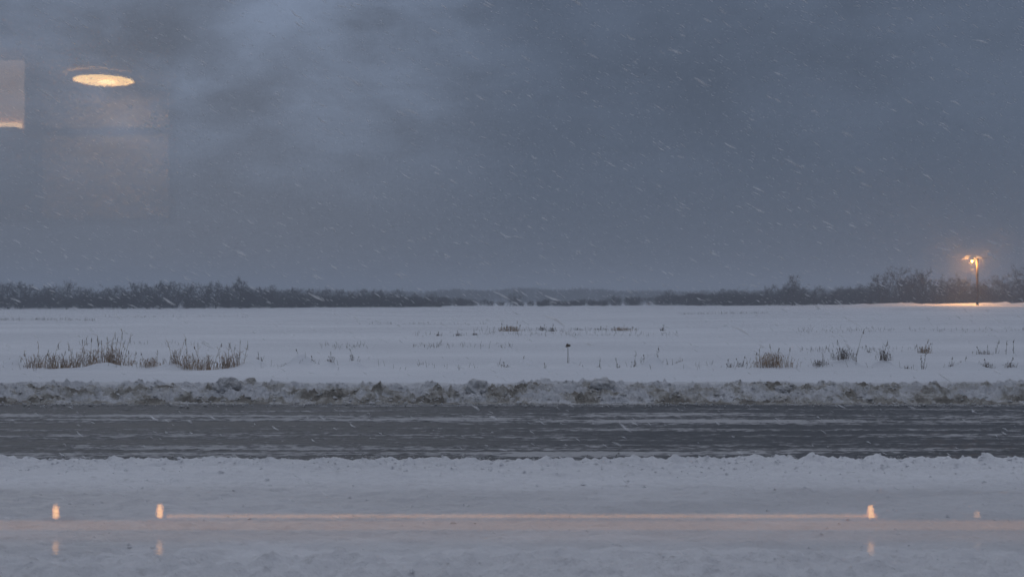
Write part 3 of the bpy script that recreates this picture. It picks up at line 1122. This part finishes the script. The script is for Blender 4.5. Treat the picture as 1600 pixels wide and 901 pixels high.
def thicket(name, mat, px, d, top, nt, ln, r, label, cat, low=0.0):
    """many leafless crowns reading as one mass: px, d, top are arrays, one entry per crown"""
    x = (px - 800) / F * d
    zz = fzs(x, d) - .1
    h = CAM_Z - (top - HOR) / F * d - zz
    st = Sticks()
    n = len(px)
    t = rng.random((n, nt)) ** .8
    a_ = rng.random((n, nt)) * 6.283
    rr = (h[:, None] * .46 * np.sqrt(np.clip(1 - (1.5 * t - .6) ** 2, 0, 1)) + .2) * np.sqrt(rng.random((n, nt)))
    P = np.stack([x[:, None] + np.cos(a_) * rr, d[:, None] + np.sin(a_) * rr, zz[:, None] + h[:, None] * t * .93], -1).reshape(-1, 3)
    dv = np.stack([np.cos(a_) + rng.normal(0, .6, (n, nt)), np.sin(a_) + rng.normal(0, .6, (n, nt)), .3 + 1.3 * rng.random((n, nt))], -1).reshape(-1, 3)
    dv /= np.linalg.norm(dv, axis=1, keepdims=True)
    Q = P + dv * (ln * (.5 + rng.random(n * nt)))[:, None]
    st.d = np.concatenate([P, Q, np.full((n * nt, 1), r), np.full((n * nt, 1), r * .6)], 1)
    return tag(mesh_obj(name, st.mesh(name, mat)), label, cat, None, 'stuff')


pl = rng.uniform(-100, 668, 150)
pr = rng.uniform(1085, 1700, 120)
plow = np.concatenate([rng.uniform(-100, 690, 330), rng.uniform(1090, 1700, 240), 690 + 200 * rng.random(30) ** 2.2, 1092 - 240 * rng.random(80) ** 1.8])
px_ = np.concatenate([pl, pr, plow])
d_ = np.concatenate([206 + np.maximum(0, pl - 300) / 400 * 14 + rng.uniform(-4, 8, 150), 222 - (pr - 1075) / 500 * 12 + rng.uniform(-4, 6, 120),
                     204 + rng.uniform(-6, 8, 570), 226 + rng.uniform(-14, 16, 110)])
top_ = np.concatenate([np.array([top_left(p) for p in pl]) + rng.uniform(5, 16, 150), np.array([top_right(p) for p in pr]) + rng.uniform(8, 20, 120),
                       470 + rng.uniform(-7, 5, 330), 465 + rng.uniform(-7, 5, 240), np.clip(467 + (plow[570:600] - 690) / 75 * 5, 460, 473) + rng.uniform(-3, 2, 30), np.clip(462 + (1092 - plow[600:]) / 190 * 11, 455, 472) + rng.uniform(-4, 3, 80)])
thicket('brushwood', M['twig'], px_, d_, top_, 150, .62, .022, 'dense leafless brushwood behind and at the foot of the treelines', 'brushwood')
pf = rng.uniform(430, 1330, 1000)
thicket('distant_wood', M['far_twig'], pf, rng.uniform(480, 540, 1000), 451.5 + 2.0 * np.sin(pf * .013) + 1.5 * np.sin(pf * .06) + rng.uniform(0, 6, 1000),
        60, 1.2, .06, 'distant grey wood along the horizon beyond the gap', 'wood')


# ------------------------------------------------------------------ street lamp on a timber pole
def street_lamp():
    z0 = fz(LAMP.x, LAMP.y)
    H = CAM_Z - (403 - HOR) / F * LAMP.y - z0
    root = empty('street_lamp', (LAMP.x, LAMP.y, z0))
    p = MB()
    p.tube([(0, 0, -.3), (.01, 0, H * .35), (0, 0, H * .7), (0, 0, H)], [.20, .185, .17, .155], 12)
    p.build('pole', M['pole'], root, smooth=True)
    hx, hz = -.82, H - .36
    a = MB()
    a.tube([(-.14, 0, H - .5), (-.35, 0, H - .30), (-.75, 0, H - .24)], [.045, .045, .04], 8)
    a.build('lamp_arm', M['pole'], root, smooth=True)
    h = MB()
    h.lathe([(.06, .16), (.14, .13), (.26, .04), (.27, 0), (.25, 0), (.13, .09), (.05, .12)], 20, (hx, 0, hz), False)
    head = h.build('lamp_head', M['pole'], root, smooth=True)
    b = MB()
    b.lathe([(.02, -.19), (.10, -.16), (.155, -.08), (.16, .0), (.10, .05), (.03, .08)], 16, (hx, 0, hz))
    b.build('bulb', M['bulb'], head, smooth=True)
    c = MB()
    c.tube([(.14, 0, H - .12), (.9, 0, H - .02), (2.0, 0, H + .06)], [.04, .035, .02], 6)
    c.tube([(.14, 0, H - .75), (.6, 0, H - .45), (1.0, 0, H - .02)], [.022, .022, .022], 5)
    c.build('bracket_arm', M['pole'], root, smooth=True)
    cap = MB()
    cap.lathe([(.17, 0), (.17, .04), (.12, .12), (.03, .15)], 12, (0, 0, H))
    cap.build('snow_cap', M['snowcap'], root, smooth=True)
    ld = bpy.data.lights.new('lamp_light', 'POINT')
    ld.energy = 5200
    ld.color = (1.0, 0.44, 0.11)
    ld.shadow_soft_size = .06
    lo = bpy.data.objects.new('lamp_light', ld)
    C.objects.link(lo)
    lo.location = (hx - .04, -.06, hz - .30)
    lo.parent = root
    tag(root, 'lit amber street lamp on a timber pole at the field edge', 'street lamp')


street_lamp()

# ------------------------------------------------------------------ falling snow
n = 40000
fy = 4.6 + 44 * rng.random(n) ** 0.75
fx = rng.uniform(-1, 1, n) * (fy * .62 + 2)
fzv = .1 + rng.random(n) * (2.5 + fy * .33)
fs = (.45 + .55 * rng.random(n)) ** 2
dv = np.array([.86, .05, -.46]) + rng.normal(0, 1, (n, 3)) * np.array([.07, .25, .10])
dv /= np.linalg.norm(dv, axis=1, keepdims=True)
keep = (fzv > 1.9) | (rng.random(n) < .45) | (fy > 24)
fx, fy, fzv, fs, dv = fx[keep], fy[keep], fzv[keep], fs[keep], dv[keep]
n = len(fx)
c = np.stack([fx, fy, fzv], 1)
half = (.046 * fs * (.5 + .8 * rng.random(n)))[:, None]
fr = (.0054 * fs * (.7 + .6 * rng.random(n)))[:, None]
st = Sticks()
mid = c + rng.normal(0, 1, (n, 3)) * fr
st.d = np.concatenate([np.concatenate([c - dv * half, mid, fr * .25, fr], 1), np.concatenate([mid, c + dv * half, fr, fr * .3], 1)])
# thick flurry round the street lamp
n = 9000
v_ = rng.normal(0, 1, (n, 3))
v_ *= (8.5 * rng.random(n) ** .55 / np.linalg.norm(v_, axis=1))[:, None]
c = v_ + np.array([LAMP.x - .6, LAMP.y, LAMP.z + 6.6])
c = c[(c[:, 2] > LAMP.z + .2) & (np.linalg.norm(v_, axis=1) > 1.5)]
n = len(c)
dv = np.array([.86, .05, -.46]) + rng.normal(0, 1, (n, 3)) * np.array([.15, .3, .2])
fs = (.4 + .6 * rng.random(n))[:, None]
st.d = np.concatenate([st.d, np.concatenate([c - dv * .03 * fs, c + dv * .03 * fs, .011 * fs, .009 * fs], 1)])
o = mesh_obj('falling_snow', st.mesh('falling_snow', M['flake']))
tag(o, 'windblown snowflakes slanting down across the whole view', 'snowfall', None, 'stuff')

# ------------------------------------------------------------------ the lit room the view is taken from; its glass mirrors what stands behind the camera
PANE_Y = 1.2
FLOOR, CEIL = CAM_Z - 1.5, CAM_Z + 1.338
BACK = -4.25


def mirror(px, py, D):
    """the point of the room whose image in the pane appears at a pixel, D metres behind the glass image plane"""
    return Vector(((px - 800) / F * D, 2 * PANE_Y - D, CAM_Z - (py - HOR) / F * D))


tag(MB().box(-4.2, 4.2, BACK - .2, 1.05, FLOOR - .2, FLOOR).build('floor', M['floor']), None, None, None, 'structure')
tag(MB().box(-4.4, 4.4, BACK - .2, 1.35, CEIL, CEIL + .25).build('ceiling', M['ceil']), None, None, None, 'structure')
tag(MB().box(-4.2, 4.2, BACK - .2, BACK, FLOOR, CEIL - .003).build('back_wall', M['wall']), None, None, None, 'structure')
for s in (-1, 1):
    tag(MB().box(min(s * 4.2, s * 4.4), max(s * 4.2, s * 4.4), BACK - .2, 1.05, -.1, CEIL - .003).build('side_wall', M['wall']), None, None, None, 'structure')
w = MB()
w.box(-4.4, -1.9, 1.053, 1.35, -.1, CEIL - .003)
w.box(1.9, 4.4, 1.053, 1.35, -.1, CEIL - .003)
w.box(-1.897, 1.897, 1.053, 1.35, -.1, CAM_Z - 1.05)
w.box(-1.897, 1.897, 1.053, 1.35, CAM_Z + 1.05, CEIL - .003)
tag(w.build('front_wall', M['render']), None, None, None, 'structure')


def glass():
    m, t, b = material('clear_glass')
    t.nodes.remove(b)
    out = t.nodes['Material Output']
    tr = N(t, 'ShaderNodeBsdfTransparent', inp={'Color': (1, 1, 1, 1)})
    gl = N(t, 'ShaderNodeBsdfGlossy', inp={'Roughness': 0.0, 'Color': (1, 1, 1, 1)})
    film = N(t, 'ShaderNodeBsdfGlossy', inp={'Roughness': 0.17, 'Color': (1, 1, 1, 1)})
    both = N(t, 'ShaderNodeMixShader', inp={0: 0.27})
    L(t, gl, 0, both, 1)
    L(t, film, 0, both, 2)
    gl.inputs['Roughness'].default_value = 0.012
    gl = both
    fr = N(t, 'ShaderNodeFresnel', inp={'IOR': 1.43})
    mx = N(t, 'ShaderNodeMixShader')
    L(t, fr, 0, mx, 0)
    L(t, tr, 0, mx, 1)
    L(t, gl, 0, mx, 2)
    L(t, mx, 0, out, 0)
    return m


M['glass'] = glass()
win = empty('window', (0, PANE_Y, CAM_Z - 1.05))
tag(win, 'clear window panes mirroring the lit room, low across the view and high on the left', 'window')
zt = -(756 - HOR) / F * PANE_Y + 1.05
MB().box(-1.88, 1.88, 0, .0015, .03, zt).build('pane', M['glass'], win)
xr = (276 - 800) / F * PANE_Y
zb = -(348 - HOR) / F * PANE_Y + 1.05
MB().box(-1.88, xr, 0, .0015, zb, 2.07).build('pane', M['glass'], win)

# round ceiling light
M['lampface'] = emitter('ceiling_light_diffuser', (1.0, 0.61, 0.22), 15.0)
M['lampcore'] = emitter('ceiling_light_core', (1.0, 0.70, 0.32), 22.0)
M['lampshade'] = emitter('opal_shade', (1.0, 0.62, 0.36), 0.03)
c = mirror(161, 127, 6.2)
root = empty('ceiling_light', c)
root.rotation_euler = (0, R(-1.6), 0)
MB().lathe([(.176, .004), (.190, .014), (.208, .030), (.210, .032), (.192, .018), (.178, .008)], 40, closed=False).build('shade', M['lampshade'], root, smooth=True)
MB().lathe([(.172, .008), (.12, -.002), (.05, -.006), (.004, -.007)], 40, closed=False).build('diffuser', M['lampface'], root, smooth=True)
MB().lathe([(.055, -.007), (.03, -.012), (.004, -.014)], 24, (.03, .02, 0), False).build('lamp_core', M['lampcore'], root, smooth=True)
tag(root, 'round warm ceiling light mirrored in the glass high on the left', 'ceiling light')

# cupboard with two pale doors on the back wall
D = 6.55
a = mirror(60, 150, D)
b_ = mirror(268, 345, D)
root = empty('cupboard', (a.x, BACK, b_.z))
W_, H_ = b_.x - a.x, a.z - b_.z
MB().box(0, W_, .003, .09, 0, H_).build('carcass', M['gloss'], root)
for y0, y1 in ((142, 199), (212, 341)):
    p0, p1 = mirror(67, y0, D), mirror(264, y1, D)
    dr = MB().box(p0.x - a.x, p1.x - a.x, .093, .115, p1.z - b_.z, min(p0.z, CEIL - .03) - b_.z).build('door', M['panel'], root)
    MB().tube([(W_ - .12, .14, p1.z - b_.z + .06), (W_ - .12, .14, p1.z - b_.z + .16)], [.006, .006], 8).build('handle', M['steel'], dr)
tag(root, 'pale two-door wall cupboard mirrored faintly below the ceiling light', 'cupboard')

# lit niche shelf beside it
D = 5.7
p0, p1 = mirror(-70, 93, D), mirror(33, 200, D)
root = empty('wall_niche', (p0.x, p0.y, p1.z))
W_, H_ = p1.x - p0.x, p0.z - p1.z
M['niche_glow'] = emitter('panel_added_glow', (1.0, 0.66, 0.42), 1.25)  # emission put into the back panel in place of light from the niche strip
MB().box(0, W_, -.03, -.012, 0, H_).build('back_panel', M['niche_glow'], root)
MB().box(0, W_, -.03, .06, -.022, -.002).build('shelf', M['wood'], root)
MB().box(-.02, -.002, -.03, .06, -.022, H_).build('side_panel', M['wood'], root)
M['strip'] = emitter('warm_light_strip', (1.0, 0.62, 0.30), 8.0)
MB().box(.02, W_ - .003, -.008, .008, .001, .03).build('light_strip', M['strip'], root)
tag(root, 'lit wall niche with a glowing shelf mirrored at the left edge', 'niche')

# long console table with a raised back ledge, candles on the ledge
D = 4.0
t0 = mirror(800, 828, D)
root = empty('console_table', (0, t0.y, FLOOR))
top = t0.z - FLOOR
dep = D - (CAM_Z - t0.z) * F / (866 - HOR)
MB().box(-2.6, 2.6, .003, dep, top - .03, top).build('table_top', M['gloss'], root)
MB().box(-2.6, 2.6, -.05, 0, top - .03, top + .042).build('ledge', M['wood'], root)
M['strip2'] = emitter('ledge_light_strip', (1.0, 0.46, 0.13), 3.4)
M['band'] = emitter('ledge_added_glow', (1.0, 0.42, 0.08), 1.35)  # added glow: the ledge's wooden face emits so that it looks lit
MB().box(-2.6, 2.6, .0005, .0025, top + .003, top + .040).build('front_added_glow', M['band'], root)
MB().box(-1.36, 1.44, -.052, -.040, top + .0425, top + .052).build('light_strip', M['strip2'], root)
for x in (-2.5, 0, 2.5):
    MB().box(x - .03, x + .03, .02, .08, 0, top - .033).build('leg', M['gloss'], root)
tag(root, 'long dark console table with a raised wooden ledge mirrored low in the glass', 'console table')
M['flame'] = emitter('candle_glow', (1.0, 0.46, 0.13), 16.0)
M['flame_dim'] = emitter('dim_candle_glow', (1.0, 0.50, 0.2), 4.0)
for px, k_, lab in ((84, 1.0, 'glowing candle mirrored low at the far left'), (247, 1.1, 'glowing candle mirrored low, second from the left'),
                    (1363, 1.0, 'glowing candle mirrored low near the street lamp side'), (1530, .55, 'small dim candle mirrored low, nearest the right edge')):
    x = (px - 800) / F * D
    root = empty('candle', (x, t0.y - .022, t0.z + .0425))
    MB().lathe([(.008, .001), (.010, .004), (.010, .040 * k_), (.007, .047 * k_), (.002, .052 * k_)], 16, closed=True).build('candle_glass', M['flame'] if px < 1500 else M['flame_dim'], root, smooth=True)
    MB().lathe([(.016, 0), (.018, .003), (.017, .006)], 16, closed=False).build('holder', M['steel'], root, smooth=True)
    tag(root, lab, 'candle', 'candles on the console ledge')

# ------------------------------------------------------------------ snowy air
m = bpy.data.materials.new('snowy_air')
m.use_nodes = True
t = m.node_tree
t.nodes.remove(t.nodes['Principled BSDF'])
pv = N(t, 'ShaderNodeVolumePrincipled', inp={'Color': (.60, .65, .72, 1), 'Density': 0.0022, 'Anisotropy': 0.0})
L(t, pv, 0, t.nodes['Material Output'], 'Volume')
o = MB().box(-1700, 1700, -250, 3100, -4.5, 24).build('haze', m)
tag(o, 'snowy grey air that fades the far trees', 'haze', None, 'stuff')
